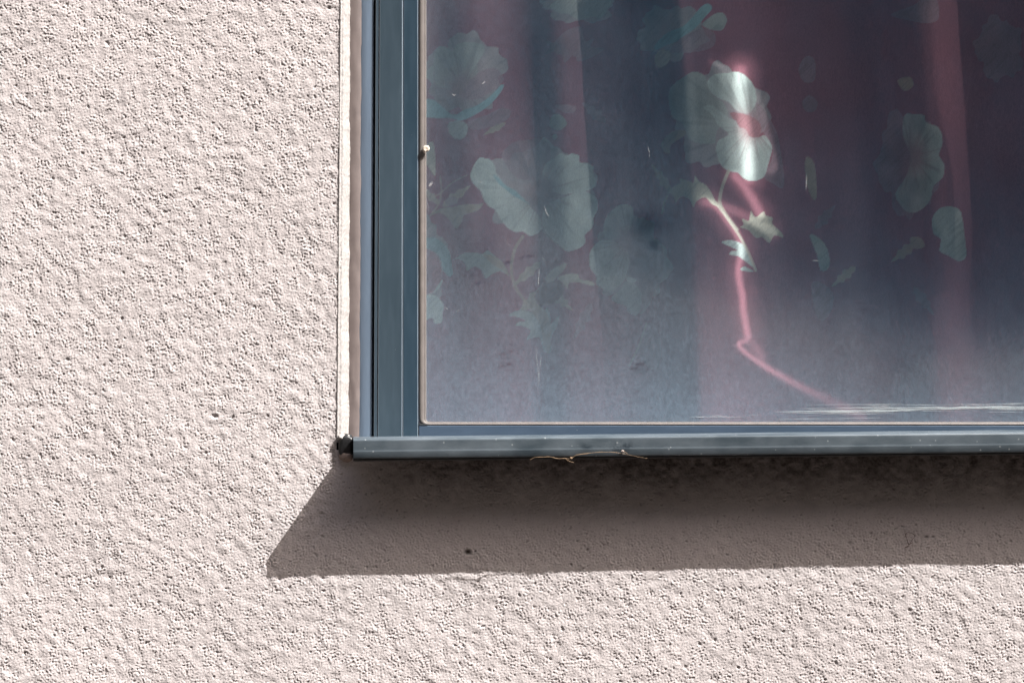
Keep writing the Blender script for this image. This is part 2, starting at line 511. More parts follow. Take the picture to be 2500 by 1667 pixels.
# horizontal members: frame bottom under the glass; butted against the upright bead
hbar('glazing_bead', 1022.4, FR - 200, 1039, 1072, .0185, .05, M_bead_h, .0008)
hbar('backing', 1012, FR - 200, 1034, 1076, .034, .060, M_dark)
# rest of the frame, outside the picture
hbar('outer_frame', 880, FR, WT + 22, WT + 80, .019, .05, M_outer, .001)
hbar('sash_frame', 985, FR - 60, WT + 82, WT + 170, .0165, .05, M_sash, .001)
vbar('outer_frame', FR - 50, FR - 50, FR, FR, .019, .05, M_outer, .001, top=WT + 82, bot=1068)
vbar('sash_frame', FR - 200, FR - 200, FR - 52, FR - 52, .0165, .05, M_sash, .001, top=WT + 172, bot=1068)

# gasket: a rolled grey rubber lip, round at the corner
def gasket():
    path = [(-2000, 0)]
    cor = []
    secs = []
    # centre line in pixels with inward normal; profile from outer to inner edge
    line = [((1031.5, y), (1, 0), 9.5) for y in (-1950, -800, 0, 250, 500, 750, 950, 1010)]
    R = 12
    for k in range(1, 8):
        a = math.radians(90 * k / 8)
        wv = 9.5 + (4.2 - 9.5) * k / 8
        cxx, cyy = 1021.8 + 2 * wv + R, 1038.2 - R - 2 * 4.2
        line.append(((1031.5 + 4 + (R) - (R + 4) * math.cos(a), 1034.0 - R * (1 - math.sin(a)) ), (math.cos(a), -math.sin(a)), wv))
    line += [((x, 1034.0), (0, -1), 4.2) for x in (1052, 1150, 1400, 1800, 2300, 3000, FR - 200)]
    prof = [(-1, .026), (-.98, .0205), (-.7, .0192), (-.2, .0192), (.25, .0200), (.55, .0210), (.72, .0205), (.9, .0212), (1.0, .0235), (1.02, .0262)]
    for (c, n, w) in line:
        secs.append([P(c[0] + n[0] * w * t, c[1] + n[1] * w * t, y) for t, y in prof])
    verts = [p for s in secs for p in s]; n = len(prof)
    faces = [(k * n + i, k * n + i + 1, (k + 1) * n + i + 1, (k + 1) * n + i) for k in range(len(secs) - 1) for i in range(n - 1)]
    o = link('gasket', py_mesh('gasket', verts, faces, True), M_gasket, win); child(o)
    s = o.modifiers.new('sub', 'SUBSURF'); s.levels = s.render_levels = 1
    return o
gasket()
o = prism('corner_gap', [[P(x, 1033.2, .0180 + .002), P(x, 1036.8, .0180), P(x, 1036.8, .022), P(x, 1033.2, .022)] for x in (1023, 1044)], M_dark, win); child(o)

# glass pane : dusty outside face carries dust and a painted reflection haze
def dust_haze_map(px, py):
    bot = 1030 - py
    d = .027 + .0 * px
    d += .40 * np.exp(-np.clip(bot, 0, 9999) / 170.0) + .060 * np.exp(-np.clip(bot, 0, 9999) / 420.0)
    leftness = 1 - sstep(1150, 1950, px)
    d += .058 * leftness  # more dust leftwards, painting in a lighter reflection
    d += .05 * np.exp(-np.abs(px - 1040) / 26.0)                     # dirt against the gasket
    d -= .16 * sstep(1650, 2350, px) * np.exp(-np.clip(bot, 0, 9999) / 300.0)
    # run marks and cloudy blotches
    st = cell_noise(px / 16, py / 520, 51) * .5 + cell_noise(px / 42, py / 800, 52) * .5 - .5
    cl = cell_noise(px / 130, py / 130, 53) * .6 + cell_noise(px / 48, py / 60, 54) * .4 - .5
    d *= 1 + .14 * st + .40 * cl
    sm = np.zeros_like(d)
    def sb(cx, cy, rx, ry, a, ang=0):
        c, s = math.cos(ang), math.sin(ang)
        ux = (px - cx) * c + (py - cy) * s; uy = -(px - cx) * s + (py - cy) * c
        return a * np.exp(-((ux / rx) ** 2 + (uy / ry) ** 2))
    for cx, cy, n, r in [(1242, 896, 10, 16), (1240, 862, 7, 20), (1562, 900, 16, 26), (1400, 918, 5, 22), (1445, 938, 6, 20), (1430, 962, 6, 24), (1565, 960, 6, 26), (1168, 690, 3, 12), (1285, 628, 5, 14), (1235, 640, 4, 10), (1640, 770, 3, 12), (1360, 905, 5, 20), (1520, 860, 4, 26)]:
        rr = random.Random(int(cx))
        for _ in range(n):
            sm += sb(cx + rr.uniform(-r, r), cy + rr.uniform(-r, r) * .6, rr.uniform(5, 13), rr.uniform(1.6, 2.6), rr.uniform(.12, .42), rr.uniform(-.9, .1))
    sm += sb(1580, 548, 42, 34, .5) + sb(1597, 598, 15, 14, .45)  # dust thinned here to paint the viewer's dark reflection
    d = np.clip(d * (1 - np.clip(sm, 0, .85)), .006, .9)
    return .29 * (1 - np.exp(-d * 1.15 / .29))

def glass_mat():
    m = bpy.data.materials.new('dusty_glass'); m.use_nodes = True; nt = m.node_tree
    for n in list(nt.nodes):
        if n.type == 'BSDF_PRINCIPLED': nt.nodes.remove(n)
    out = nt.nodes['Material Output']
    tr = nd(nt, 'ShaderNodeBsdfTransparent'); tr.inputs[0].default_value = (.92, .975, 1.0, 1)
    gl = nd(nt, 'ShaderNodeBsdfGlossy'); gl.inputs['Roughness'].default_value = .03
    gl.inputs['Color'].default_value = (.80, .93, 1, 1)
    fr = nd(nt, 'ShaderNodeFresnel'); gm = nd(nt, 'ShaderNodeNewGeometry')   # same reflectance from either side
    nt.links.new(math_(nt, 'SUBTRACT', 1.52, math_(nt, 'MULTIPLY', gm.outputs['Backfacing'], 1.52 - 1 / 1.52)), fr.inputs['IOR'])
    mx = nd(nt, 'ShaderNodeMixShader')
    nt.links.new(math_(nt, 'MULTIPLY', fr.outputs[0], 1.0, True), mx.inputs[0]); nt.links.new(tr.outputs[0], mx.inputs[1]); nt.links.new(gl.outputs[0], mx.inputs[2])
    at = nd(nt, 'ShaderNodeAttribute', attribute_name='dust_haze')
    g = geo(nt); gs = geo(nt, (1, 1, .65))
    f1 = noise(nt, 520, 3, .65, g); f2 = noise(nt, 230, 4, .6, gs)
    k = math_(nt, 'MULTIPLY', ramp(nt, f1, [(.3, .64), (.7, 1.0)]), ramp(nt, f2, [(.3, .74), (.7, 1.0)]))
    d = math_(nt, 'MULTIPLY', math_(nt, 'MULTIPLY', at.outputs['Fac'], k), 1.25)
    # specks
    vo = nd(nt, 'ShaderNodeTexVoronoi'); vo.inputs['Scale'].default_value = 150; nt.links.new(g, vo.inputs['Vector'])
    sz = noise(nt, 45, 2, .5, g)
    sp = math_(nt, 'LESS_THAN', vo.outputs['Distance'], math_(nt, 'MULTIPLY', math_(nt, 'SUBTRACT', sz, .56), .42))
    d = math_(nt, 'ADD', d, math_(nt, 'MULTIPLY', math_(nt, 'MULTIPLY', sp, at.outputs['Fac']), 1.1), True)
    d = math_(nt, 'MINIMUM', d, .25)
    df = nd(nt, 'ShaderNodeBsdfDiffuse'); nt.links.new(mixc(nt, ramp(nt, at.outputs['Fac'], [(.035, 0), (.13, 1)]), (.10, .46, .80), (.59, .79, .99)), df.inputs['Color'])   # thin part tinted to paint in a blue reflection veil, thick dust paler
    tl = nd(nt, 'ShaderNodeBsdfTranslucent'); tl.inputs['Color'].default_value = (.5, .5, .5, 1)
    dm = nd(nt, 'ShaderNodeMixShader'); dm.inputs[0].default_value = .03
    nt.links.new(df.outputs[0], dm.inputs[1]); nt.links.new(tl.outputs[0], dm.inputs[2])
    m2 = nd(nt, 'ShaderNodeMixShader'); nt.links.new(d, m2.inputs[0])
    nt.links.new(mx.outputs[0], m2.inputs[1]); nt.links.new(dm.outputs[0], m2.inputs[2])
    nt.links.new(m2.outputs[0], out.inputs['Surface'])
    return m
GY = .0245
gx = np.concatenate([np.linspace(1018, 2660, 320), np.linspace(2700, FR - 195, 20)])
gy = np.concatenate([np.linspace(WT + 165, -140, 20), np.linspace(-130, 1044, 228)])
GX, GYY = np.meshgrid(gx, gy)
co = Pn(GX, GYY, GY + 0 * GX).reshape(-1, 3)
me = np_mesh('pane', co, grid_quads(len(gx), len(gy))[:, ::-1], True, {'dust_haze': dust_haze_map(GX, np.maximum(GYY, -400))})
o = link('pane', me, glass_mat(), win); child(o)

# ------------------------------------------------------------------ sill (level sheet with a turned-down lip)
YL, YR = -.0535, -.0508       # projection left / right end
def sill_line(pl, pr, px): return pl + (pr - pl) * (px - 862) / (2500 - 862)
stations = np.concatenate([[862, 863.5], np.linspace(866, 2680, 400), [3200, 3800, WR - 24]])
#        depth offset, px at left, px at right (apparent)
prof = [('b', .024, 1065.5, 1048.5), ('b', .012, 1066.5, 1049.5), ('f', .030, 1068.3, 1051.3), ('f', .005, 1070.8, 1054),
        ('f', .0014, 1072.2, 1056), ('f', .0004, 1073.8, 1057.6), ('f', 0, 1076, 1060), ('f', -.0001, 1100, 1083), ('f', -.0003, 1101.4, 1084.4),
        ('f', -.0003, 1103, 1086), ('f', -.0002, 1104.2, 1087.2), ('f', -.0001, 1116.5, 1101), ('f', .0005, 1118.8, 1103.3), ('f', .0020, 1119.6, 1104.1), ('f', .010, 1119.8, 1104.3),
        ('f', .012, 1117, 1101), ('f', .003, 1112, 1096)]
rows, sm, rd = [], [], []
for px in stations:
    yf = YL + (YR - YL) * (px - 862) / (2500 - 862)
    r = []
    wv = .0005 * (cell_noise(np.array([px / 90.]), np.array([0.]), 61)[0] - .5) + .0002 * (cell_noise(np.array([px / 22.]), np.array([0.]), 62)[0] - .5)
    for i, (k, dy, a, b_) in enumerate(prof):
        y = dy if k == 'b' else yf + dy + wv
        py = sill_line(a, b_, px); r.append(P(px, py, y))
        ap = py
        s_ = .9 * math.exp(-(((px - 1433) / 14) ** 2 + ((ap - 1091) / 9) ** 2)) + 1.0 * math.exp(-(((px - 1524) / 22) ** 2 + ((ap - 1090) / 12) ** 2)) + .5 * math.exp(-(((px - 1495) / 24) ** 2 + ((ap - 1096) / 7) ** 2)) + .35 * math.exp(-(((px - 1370) / 60) ** 2 + ((ap - 1108) / 6) ** 2))
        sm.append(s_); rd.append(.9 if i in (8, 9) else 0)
    rows.append(r)
# denser profile across the lip so the smudges resolve
def densify(rows, sm, rd, i0, i1, n):
    n0 = len(rows[0]); sm = np.array(sm).reshape(-1, n0); rd = np.array(rd).reshape(-1, n0)
    R = []; SM = []; RD = []
    for j, r in enumerate(rows):
        a, b_ = np.array(r[i0]), np.array(r[i1]); mid = [tuple(a + (b_ - a) * k / n) for k in range(1, n)]
        R.append(list(r[:i0 + 1]) + mid + list(r[i1:]))
        px = stations[j]
        ms = []
        for k in range(1, n):
            ap = sill_line(prof[i0][2], prof[i0][3], px) * (1 - k / n) + sill_line(prof[i1][2], prof[i1][3], px) * k / n
            ms.append(.9 * math.exp(-(((px - 1433) / 14) ** 2 + ((ap - 1091) / 9) ** 2)) + 1.0 * math.exp(-(((px - 1524) / 22) ** 2 + ((ap - 1088) / 12) ** 2)) + .5 * math.exp(-(((px - 1495) / 24) ** 2 + ((ap - 1096) / 7) ** 2)) + .35 * math.exp(-(((px - 1370) / 60) ** 2 + ((ap - 1108) / 6) ** 2)))
        SM.append(list(sm[j][:i0 + 1]) + ms + list(sm[j][i1:])); RD.append(list(rd[j][:i0 + 1]) + [0] * (n - 1) + list(rd[j][i1:]))
    return R, np.array(SM).ravel(), np.array(RD).ravel()
rows, sm, rd = densify(rows, sm, rd, 6, 7, 8)
npf = len(rows[0])
co = np.array(rows).reshape(-1, 3)
me = np_mesh('sill', co, grid_quads(npf, len(rows)), True, {'smudge': sm, 'ridge': rd})
sill = link('sill', me, M_sill, win); child(sill)
so = sill.modifiers.new('thick', 'SOLIDIFY'); so.thickness = .0012; so.offset = -1
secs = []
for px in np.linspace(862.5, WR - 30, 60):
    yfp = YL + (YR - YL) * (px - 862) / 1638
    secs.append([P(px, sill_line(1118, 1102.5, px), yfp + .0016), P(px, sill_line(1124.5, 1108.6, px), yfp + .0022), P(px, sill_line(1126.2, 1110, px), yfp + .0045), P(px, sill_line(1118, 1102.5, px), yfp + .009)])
prism('lip_shade_strip', secs, M_black, sill, smooth=True)  # black strip painting the shade under the lip
# side skirt: closes the hollow between lip and wall at the sill's left end
ys0 = YL + .0015
pts = [P(863, 1074, ys0), P(863, 1119, ys0), (P(863, 1122, 0)[0] , .001, P(863, 1122, 0)[2]), (P(863, 1073, 0)[0], .012, P(863, 1073, 0)[2])]
pts2 = [(p[0] + .0025, p[1], p[2]) for p in pts]
prism('end_plate', [pts, pts2], M_black, sill)
# black end cap poking out of the plaster, with a crumb of mortar below and a dab above
def lump(name, cx, cy, y, rx, ry, rz, m, parent, seed=0, pw=1.0, amp=.12):
    nu, nv = 24, 14; vs_ = []
    c = P(cx, cy, y)
    rr = np.random.default_rng(seed); ph = rr.uniform(0, 6, 6)
    for j in range(nv + 1):
        th = math.pi * j / nv
        for i in range(nu):
            a = 2 * math.pi * i / nu
            r = 1 + amp * (math.sin(3 * a + ph[0]) * math.sin(2 * th + ph[1]) + .6 * math.sin(5 * a + ph[2]) * math.sin(4 * th + ph[3]))
            x_ = math.sin(th) * math.cos(a); z_ = math.cos(th); y_ = math.sin(th) * math.sin(a)
            f = lambda t: math.copysign(abs(t) ** pw, t)
            vs_.append((c[0] + rx * r * f(x_), c[1] + ry * r * f(y_), c[2] + rz * r * f(z_)))
    fs = [(j * nu + i, j * nu + (i + 1) % nu, (j + 1) * nu + (i + 1) % nu, (j + 1) * nu + i) for j in range(nv) for i in range(nu)]
    return link(name, py_mesh(name, vs_, fs, True), m, parent)
lump('end_cap', 846, 1089, .0015, .0088, .0085, .0140, M_black, sill, 3, .62, .10)
lump('mortar_crumb', 846, 1114, -.0005, .0085, .0075, .0062, M_crumb, wall, 5, .9, .12)
lump('plaster_dab', 838, 1068, .0, .0075, .006, .0042, M_reveal, wall, 8, 1, .2)
lump('plaster_dab', 850, 1073, .004, .005, .006, .0020, M_reveal, wall, 9, 1, .2)

# ------------------------------------------------------------------ inside: reveal, board, room
room = bpy.data.objects.new('room', None); scene.collection.objects.link(room); room['kind'] = 'structure'
xl, xr = P(850, 0, .03)[0], P(FR, 0, .03)[0]; zb, zt = -.135, P(0, WT, .03)[2]; yi = .27
def quad(name, pts, m): return link(name, py_mesh(name, pts, [(0, 1, 2, 3)]), m, room)
o = prism('window_board', [[(xl, .05, zb), (xl, yi + .02, zb), (xl, yi + .02, zb - .03), (xl, .05, zb - .03)], [(xr, .05, zb), (xr, yi + .02, zb), (xr, yi + .02, zb - .03), (xr, .05, zb - .03)]], M_board, room)
quad('inner_reveal', [(xl, .05, zb), (xl, yi, zb), (xl, yi, zt), (xl, .05, zt)], M_room)
quad('inner_reveal', [(xr, .05, zb), (xr, yi, zb), (xr, yi, zt), (xr, .05, zt)], M_room)
quad('inner_reveal', [(xl, .05, zt), (xl, yi, zt), (xr, yi, zt), (xr, .05, zt)], M_room)
RX0, RX1, RZ0, RZ1, RY1 = -1.2, 2.6, -1.2, 1.9, 3.5
v = [(RX0, yi, RZ0), (RX1, yi, RZ0), (RX1, yi, RZ1), (RX0, yi, RZ1), (xl, yi, zb - .03), (xr, yi, zb - .03), (xr, yi, zt), (xl, yi, zt)]
link('room_wall', py_mesh('room_wall', v, [(0, 1, 5, 4), (1, 2, 6, 5), (2, 3, 7, 6), (3, 0, 4, 7)]), M_room, room)
v = [(x, y, z) for x in (RX0, RX1) for y in (yi, RY1) for z in (RZ0, RZ1)]
link('room_wall', py_mesh('room_wall', v, [(0, 2, 3, 1), (4, 5, 7, 6), (2, 6, 7, 3), (0, 4, 6, 2), (1, 3, 7, 5)]), M_room, room)

# ------------------------------------------------------------------ curtain
YC = .34
# print, traced in photograph pixels; each: kind, points
def R(z, ox, oy, pts): return [(ox + x / z, oy + y / z) for x, y in pts]
r4 = lambda p: R(3.357, 1000, 300, p)
r5 = lambda p: R(3.357, 1000, 600, p)
r3 = lambda p: R(3.357, 1000, 0, p)
r6 = lambda p: R(2.8, 1550, 0, p)
r7 = lambda p: R(2.375, 1550, 500, p)
r8 = lambda p: R(2.24, 1900, 0, p)
C = dict(pale=(.86, .90, .82), dim=(.68, .67, .61), faint=(.56, .36, .38), back=(.64, .53, .52), beige=(.86, .76, .60), tan=(.70, .54, .42), rust=(.36, .11, .07),
         rose=(.62, .27, .28), crimson=(.60, .27, .28), teal=(.48, .66, .67))
BASE = (.50, .180, .212)
cB = r4([(1080, 560)])[0]; cC = r4([(1800, 980)])[0]; cD = r6([(800, 870)])[0]; cA = r3([(430, 720)])[0]
def bloom(cx, cy, rx, ry, lobes, seed):
    rg = random.Random(seed); ph = [rg.uniform(0, 6.28) for _ in range(4)]; out = []
    for k in range(54):
        a = 2 * math.pi * k / 54
        r = 1 + .10 * math.cos(lobes * a + ph[0]) + .055 * math.sin(11 * a + ph[1]) + .035 * math.sin(19 * a + ph[2]) + .05 * math.sin(2 * a + ph[3])
        out.append((cx + rx * r * math.cos(a), cy + ry * r * math.sin(a)))
    return out
def leaf(x0, y0, x1, y1, w, seed):
    rg = random.Random(seed); dx, dy = x1 - x0, y1 - y0; L = math.hypot(dx, dy); nx_, ny_ = -dy / L, dx / L; a, b = [], []
    for k in range(9):
        t = k / 8; ww = w * math.sin(math.pi * t ** .8) * (1 + (.28 if k % 2 else -.22)) + rg.uniform(-.6, .6)
        a.append((x0 + dx * t + nx_ * ww, y0 + dy * t + ny_ * ww)); b.append((x0 + dx * t - nx_ * ww, y0 + dy * t - ny_ * ww))
    return a + b[::-1]
PR = [
 ('back', bloom(1318, 462, 124, 112, 5, 1), cB), ('back', bloom(1545, 640, 84, 112, 5, 2), cC), ('back', bloom(1135, 180, 98, 92, 5, 3), cA),
 ('back', bloom(1760, 290, 112, 128, 5, 4), cD), ('faint', bloom(2215, 400, 74, 122, 5, 5), None), ('back', bloom(1640, 80, 78, 68, 5, 6), None),
 ('back', bloom(1410, 8, 88, 50, 5, 7), None), ('back', bloom(1030, 640, 60, 110, 5, 8), None), ('faint', bloom(2440, 120, 60, 74, 5, 9), None),
 ('faint', leaf(1390, 135, 1330, 100, 12, 1), None), ('faint', leaf(1400, 140, 1450, 95, 12, 2), None), ('tan', leaf(1320, 640, 1250, 700, 11, 3), None),
 ('tan', leaf(1330, 700, 1262, 770, 13, 4), None), ('tan', leaf(1345, 712, 1398, 758, 11, 5), None), ('faint', leaf(1445, 740, 1400, 830, 13, 6), None),
 ('tan', leaf(1075, 500, 1018, 452, 9, 7), None), ('tan', leaf(1080, 505, 1150, 452, 11, 8), None), ('faint', leaf(1990, 560, 2040, 500, 12, 9), None),
 ('tan', leaf(2240, 590, 2175, 640, 12, 10), None), ('faint', leaf(2230, 700, 2280, 770, 12, 11), None), ('tan', leaf(1640, 470, 1590, 400, 10, 12), None),
 ('tan', leaf(2090, 650, 2030, 700, 11, 13), None), ('faint', leaf(1480, 300, 1420, 250, 12, 14), None), ('tan', leaf(1235, 300, 1180, 330, 8, 15), None),
 ('faint', r4([(750,260),(820,180),(880,150),(960,140),(1060,130),(1150,180),(1150,330),(1100,420),(1000,470),(900,460),(840,420),(790,350)]), cB),
 ('pale', r4([(575,285),(620,292),(660,300),(700,350),(715,420),(790,510),(870,560),(960,640),(1000,700),(1060,760),(1085,850),(1060,900),(990,930),(930,895),(870,898),(800,860),(745,790),(700,715),(640,680),(600,620),(580,560),(520,500),(495,430),(530,340)]), cB),
 ('pale', r4([(1180,290),(1240,245),(1290,268),(1330,250),(1390,270),(1393,322),(1450,325),(1510,360),(1503,410),(1530,470),(1520,530),(1440,560),(1380,570),(1250,590),(1180,560),(1140,470),(1090,420),(1110,340)]), cB),
 ('pale', r4([(1180,640),(1290,600),(1400,555),(1500,590),(1540,640),(1540,720),(1510,780),(1500,860),(1440,920),(1440,990),(1370,1040),(1280,1050),(1220,1000),(1150,950),(1100,880),(1085,780),(1110,700)]), cB),
 ('teal', r4([(680,420),(740,460),(800,520),(870,555),(930,620),(1000,680),(930,640),(850,600),(790,550),(730,500)]), None),
 ('dim', r4([(1590,840),(1620,760),(1690,690),(1760,665),(1830,690),(1830,800),(1790,900),(1720,950),(1650,960),(1590,920)]), cC),
 ('faint', r4([(1800,980),(1950,960),(2060,1010),(2085,1120),(2070,1280),(2000,1400),(1960,1480),(1880,1560),(1800,1560),(1770,1500),(1680,1470),(1660,1420),(1720,1360),(1790,1270),(1800,1100)]), None),
 ('dim', r4([(1660,1420),(1720,1370),(1770,1300),(1840,1310),(1900,1400),(1880,1560),(1800,1560),(1770,1500),(1680,1470)]), None),
 ('pale', r4([(1470,1090),(1500,1020),(1560,965),(1650,960),(1740,1010),(1800,1080),(1790,1200),(1760,1290),(1700,1350),(1650,1382),(1580,1360),(1530,1320),(1525,1250),(1480,1190)]), cC),
 ('pale', r4([(1775,1255),(1860,1280),(1840,1310),(1790,1300)]), None),
 ('dim', r4([(355,1125),(440,1070),(520,1060),(600,1070),(640,1040),(700,1090),(760,1140),(800,1240),(740,1215),(680,1240),(620,1275),(590,1210),(530,1180),(470,1215),(450,1150),(400,1115)]), None),
 ('tan', r4([(600,1080),(700,1095),(770,1150),(820,1260),(760,1210),(680,1160)]), None),
 ('dim', r5([(810,570),(850,540),(940,525),(1010,550),(1045,590),(1100,530),(1130,510),(1155,590),(1160,640),(1220,580),(1210,660),(1160,760),(1160,870),(1100,860),(1060,750),(960,770),(990,700),(930,660),(870,655),(890,625),(950,620),(900,590)]), None),
 ('rust', r4([(1110,1300),(1180,1290),(1270,1330),(1260,1400),(1180,1480),(1080,1500),(1020,1420)]), None),
 ('beige', r4([(1110,1300),(1140,1230),(1200,1180),(1285,1150),(1270,1200),(1210,1262),(1180,1300)]), None),
 ('beige', r4([(1210,1270),(1300,1235),(1380,1240),(1400,1280),(1500,1300),(1510,1340),(1400,1312),(1310,1310),(1300,1360),(1250,1310)]), None),
 ('tan', r5([(970,440),(1100,520),(1160,640),(1150,860),(1110,850),(1060,640)]), None),
 ('teal', r4([(60,930),(150,940),(210,940),(280,990),(330,1060),(345,1150),(355,1240),(320,1260),(270,1200),(250,1110),(190,1050),(60,1010)]), None),
 ('rose', r4([(60,1040),(180,1050),(240,1110),(270,1250),(240,1340),(190,1390),(60,1380)]), None),
 ('pale', r4([(272,1280),(250,1350),(190,1395),(230,1330)]), None),
 ('pale', r5([(60,430),(190,400),(250,440),(285,500),(270,560),(265,630),(210,640),(180,590),(120,620),(60,600)]), None),
 ('tan', r4([(150,770),(240,705),(350,690),(440,670),(560,665),(605,660),(560,720),(450,755),(430,810),(380,870),(330,800),(250,740)]), None),
 ('faint', r4([(290,640),(340,600),(390,620),(370,670),(310,680)]), None),
 ('beige', r4([(90,260),(190,150),(215,360),(205,440),(150,360)]), None),
 ('dim', r3([(200,470),(230,390),(300,385),(350,420),(380,370),(450,345),(530,350),(600,370),(615,430),(560,520),(560,600),(530,690),(400,770),(300,730),(220,700),(200,600)]), cA),
 ('dim', r3([(100,620),(150,570),(195,540),(195,690),(150,650)]), None),
 ('faint', r3([(560,600),(700,560),(770,640),(740,700),(600,800),(500,820),(420,780)]), None),
 ('teal', r3([(100,830),(200,820),(350,940),(450,900),(560,860),(680,770),(740,700),(775,700),(740,770),(660,860),(560,930),(430,990),(330,970),(220,970),(100,950)]), None),
 ('dim', r3([(320,1010),(400,990),(470,1020),(475,1090),(430,1140),(370,1135),(325,1090)]), None),
 ('faint', r3([(480,1000),(640,940),(740,890),(820,900),(820,960),(740,1020),(600,1060),(500,1060)]), None),
 ('dim', r3([(1150,60),(1200,0),(1300,-60),(1500,-80),(1640,-20),(1645,50),(1600,120),(1560,155),(1500,140),(1440,165),(1370,160),(1300,120),(1220,110)]), None),
 ('faint', r3([(1090,470),(1120,430),(1200,330),(1290,250),(1400,220),(1420,290),(1480,380),(1600,400),(1500,470),(1380,510),(1350,450),(1270,520),(1240,450),(1160,430)]), None),
 ('dim', r3([(1150,980),(1200,930),(1260,960),(1290,1020),(1230,1070),(1160,1050)]), None),
 ('faint', r3([(1200,860),(1360,870),(1340,930),(1250,920)]), None),
 ('dim', r3([(1168,1120),(1190,1098),(1214,1120),(1190,1146)]), None),
 ('teal', r6([(130,330),(160,280),(230,220),(330,180),(400,110),(450,50),(500,25),(530,60),(480,120),(420,190),(350,240),(280,290),(220,310),(160,340)]), None),
 ('faint', r6([(240,350),(300,270),(450,200),(540,220),(550,300),(500,340),(400,360),(290,365)]), None),
 ('dim', r6([(460,160),(540,100),(600,90),(630,140),(600,205),(540,210),(480,190)]), None),
 ('beige', r6([(135,390),(170,345),(230,350),(245,390),(220,440),(160,470),(140,440)]), None),
 ('dim', r6([(230,640),(260,580),(330,530),(400,490),(480,520),(520,640),(600,700),(640,800),(560,900),(550,980),(470,985),(380,960),(345,900),(320,840),(260,810),(235,720)]), cD),
 ('faint', r6([(830,700),(900,780),(970,900),(1000,1050),(1020,1200),(1010,1290),(950,1260),(880,1210),(930,1100),(940,1000),(890,930),(850,850)]), None),
 ('pale', r6([(495,560),(540,510),(620,500),(700,490),(770,530),(820,600),(830,700),(780,780),(700,760),(640,700),(560,670),(510,620)]), cD),
 ('crimson', r6([(650,770),(780,790),(860,850),(850,940),(780,930),(700,850)]), None),
 ('pale', r6([(465,735),(520,715),(570,750),(620,790),(650,812),(690,825),(710,865),(760,885),(790,938),(850,936),(890,925),(940,1000),(930,1060),(890,1200),(850,1230),(800,1240),(740,1220),(700,1180),(640,1170),(580,1120),(555,1030),(570,960),(640,920),(570,860),(530,790)]), cD),
 ('beige', r6([(210,1340),(240,1290),(310,1250),(300,1220),(380,1240),(400,1252),(410,1200),(440,1240),(480,1260),(520,1310),(550,1370),(600,1420),(530,1400),(480,1350),(420,1380),(400,1420),(370,1360),(310,1350),(280,1390),(260,1340),(225,1320)]), None),
 ('tan', r6([(180,980),(250,900),(340,890),(340,930),(250,990),(240,1050),(200,1040)]), None),
 ('beige', r7([(610,130),(630,115),(620,80),(660,92),(672,35),(700,72),(745,38),(760,62),(800,75),(798,110),(850,160),(860,192),(810,178),(780,222),(740,190),(700,192),(660,150)]), None),
 ('pale', r7([(505,220),(540,205),(600,215),(640,240),(660,290),(690,365),(640,330),(600,300),(550,290),(560,268),(590,262)]), None),
 ('pale', r7([(610,372),(640,358),(690,388),(630,385)]), None),
 ('dim', r8([(690,630),(740,625),(800,630),(810,670),(880,700),(900,780),(880,850),(910,900),(900,970),(850,1020),(830,1100),(780,1150),(730,1165),(680,1140),(640,1060),(700,960),(720,850),(680,740)]), r8([(730, 860)])[0]),
 ('dim', r8([(840,1200),(880,1140),(950,1130),(1000,1160),(1020,1290),(1030,1400),(990,1430),(930,1400),(880,1370),(890,1310),(850,1280)]), None),
 ('faint', r8([(620,90),(650,60),(740,30),(780,0),(860,-20),(880,100),(820,130),(740,120)]), None),
 ('faint', r8([(110,380),(150,310),(200,330),(200,440),(140,450)]), None),
 ('faint', r8([(130,560),(170,520),(215,560),(200,610),(150,610)]), None),
 ('dim', r8([(170,1290),(210,1290),(270,1360),(280,1460),(230,1480),(210,1390)]), None),
 ('faint', r8([(180,1560),(220,1540),(300,1600),(290,1700),(240,1760),(200,1700)]), None),
 ('tan', r8([(650,440),(720,420),(740,470),(690,500)]), None),
 ('tan', r8([(720,1300),(780,1300),(800,1350),(740,1360)]), None),
 ('tan', r8([(150,860),(200,900),(210,1080),(180,1080),(150,980)]), None),
 ('faint', r5([(1800,1000),(1850,860),(1930,660),(2000,640),(2060,800),(2040,990),(1960,1000),(1880,900)]), None),
]
ST = [('tan', catmull(r4([(930,930),(870,1020),(840,1130),(835,1230),(870,1350),(930,1440),(990,1520),(1070,1620)]), 5, False), 4.2),
      ('beige', catmull(r6([(640,1170),(600,1270),(580,1370),(600,1430),(660,1520),(700,1568)]), 5, False), 4.2),
      ('beige', catmull(r7([(470,-10),(530,70),(600,170),(650,260),(700,380)]), 5, False), 3.6),
      ('tan', catmull(r4([(170,620),(250,580),(350,490),(470,430)]), 4, False), 1.8),
      ('tan', catmull(r4([(250,440),(260,560),(240,660),(170,760)]), 4, False), 2.2),
      ('beige', catmull(r4([(2110,600),(2085,660),(2070,740)]), 4, False), 2.4),
      ('tan', catmull(r5([(1940,640),(1880,820),(1800,980)]), 4, False), 2.4)]

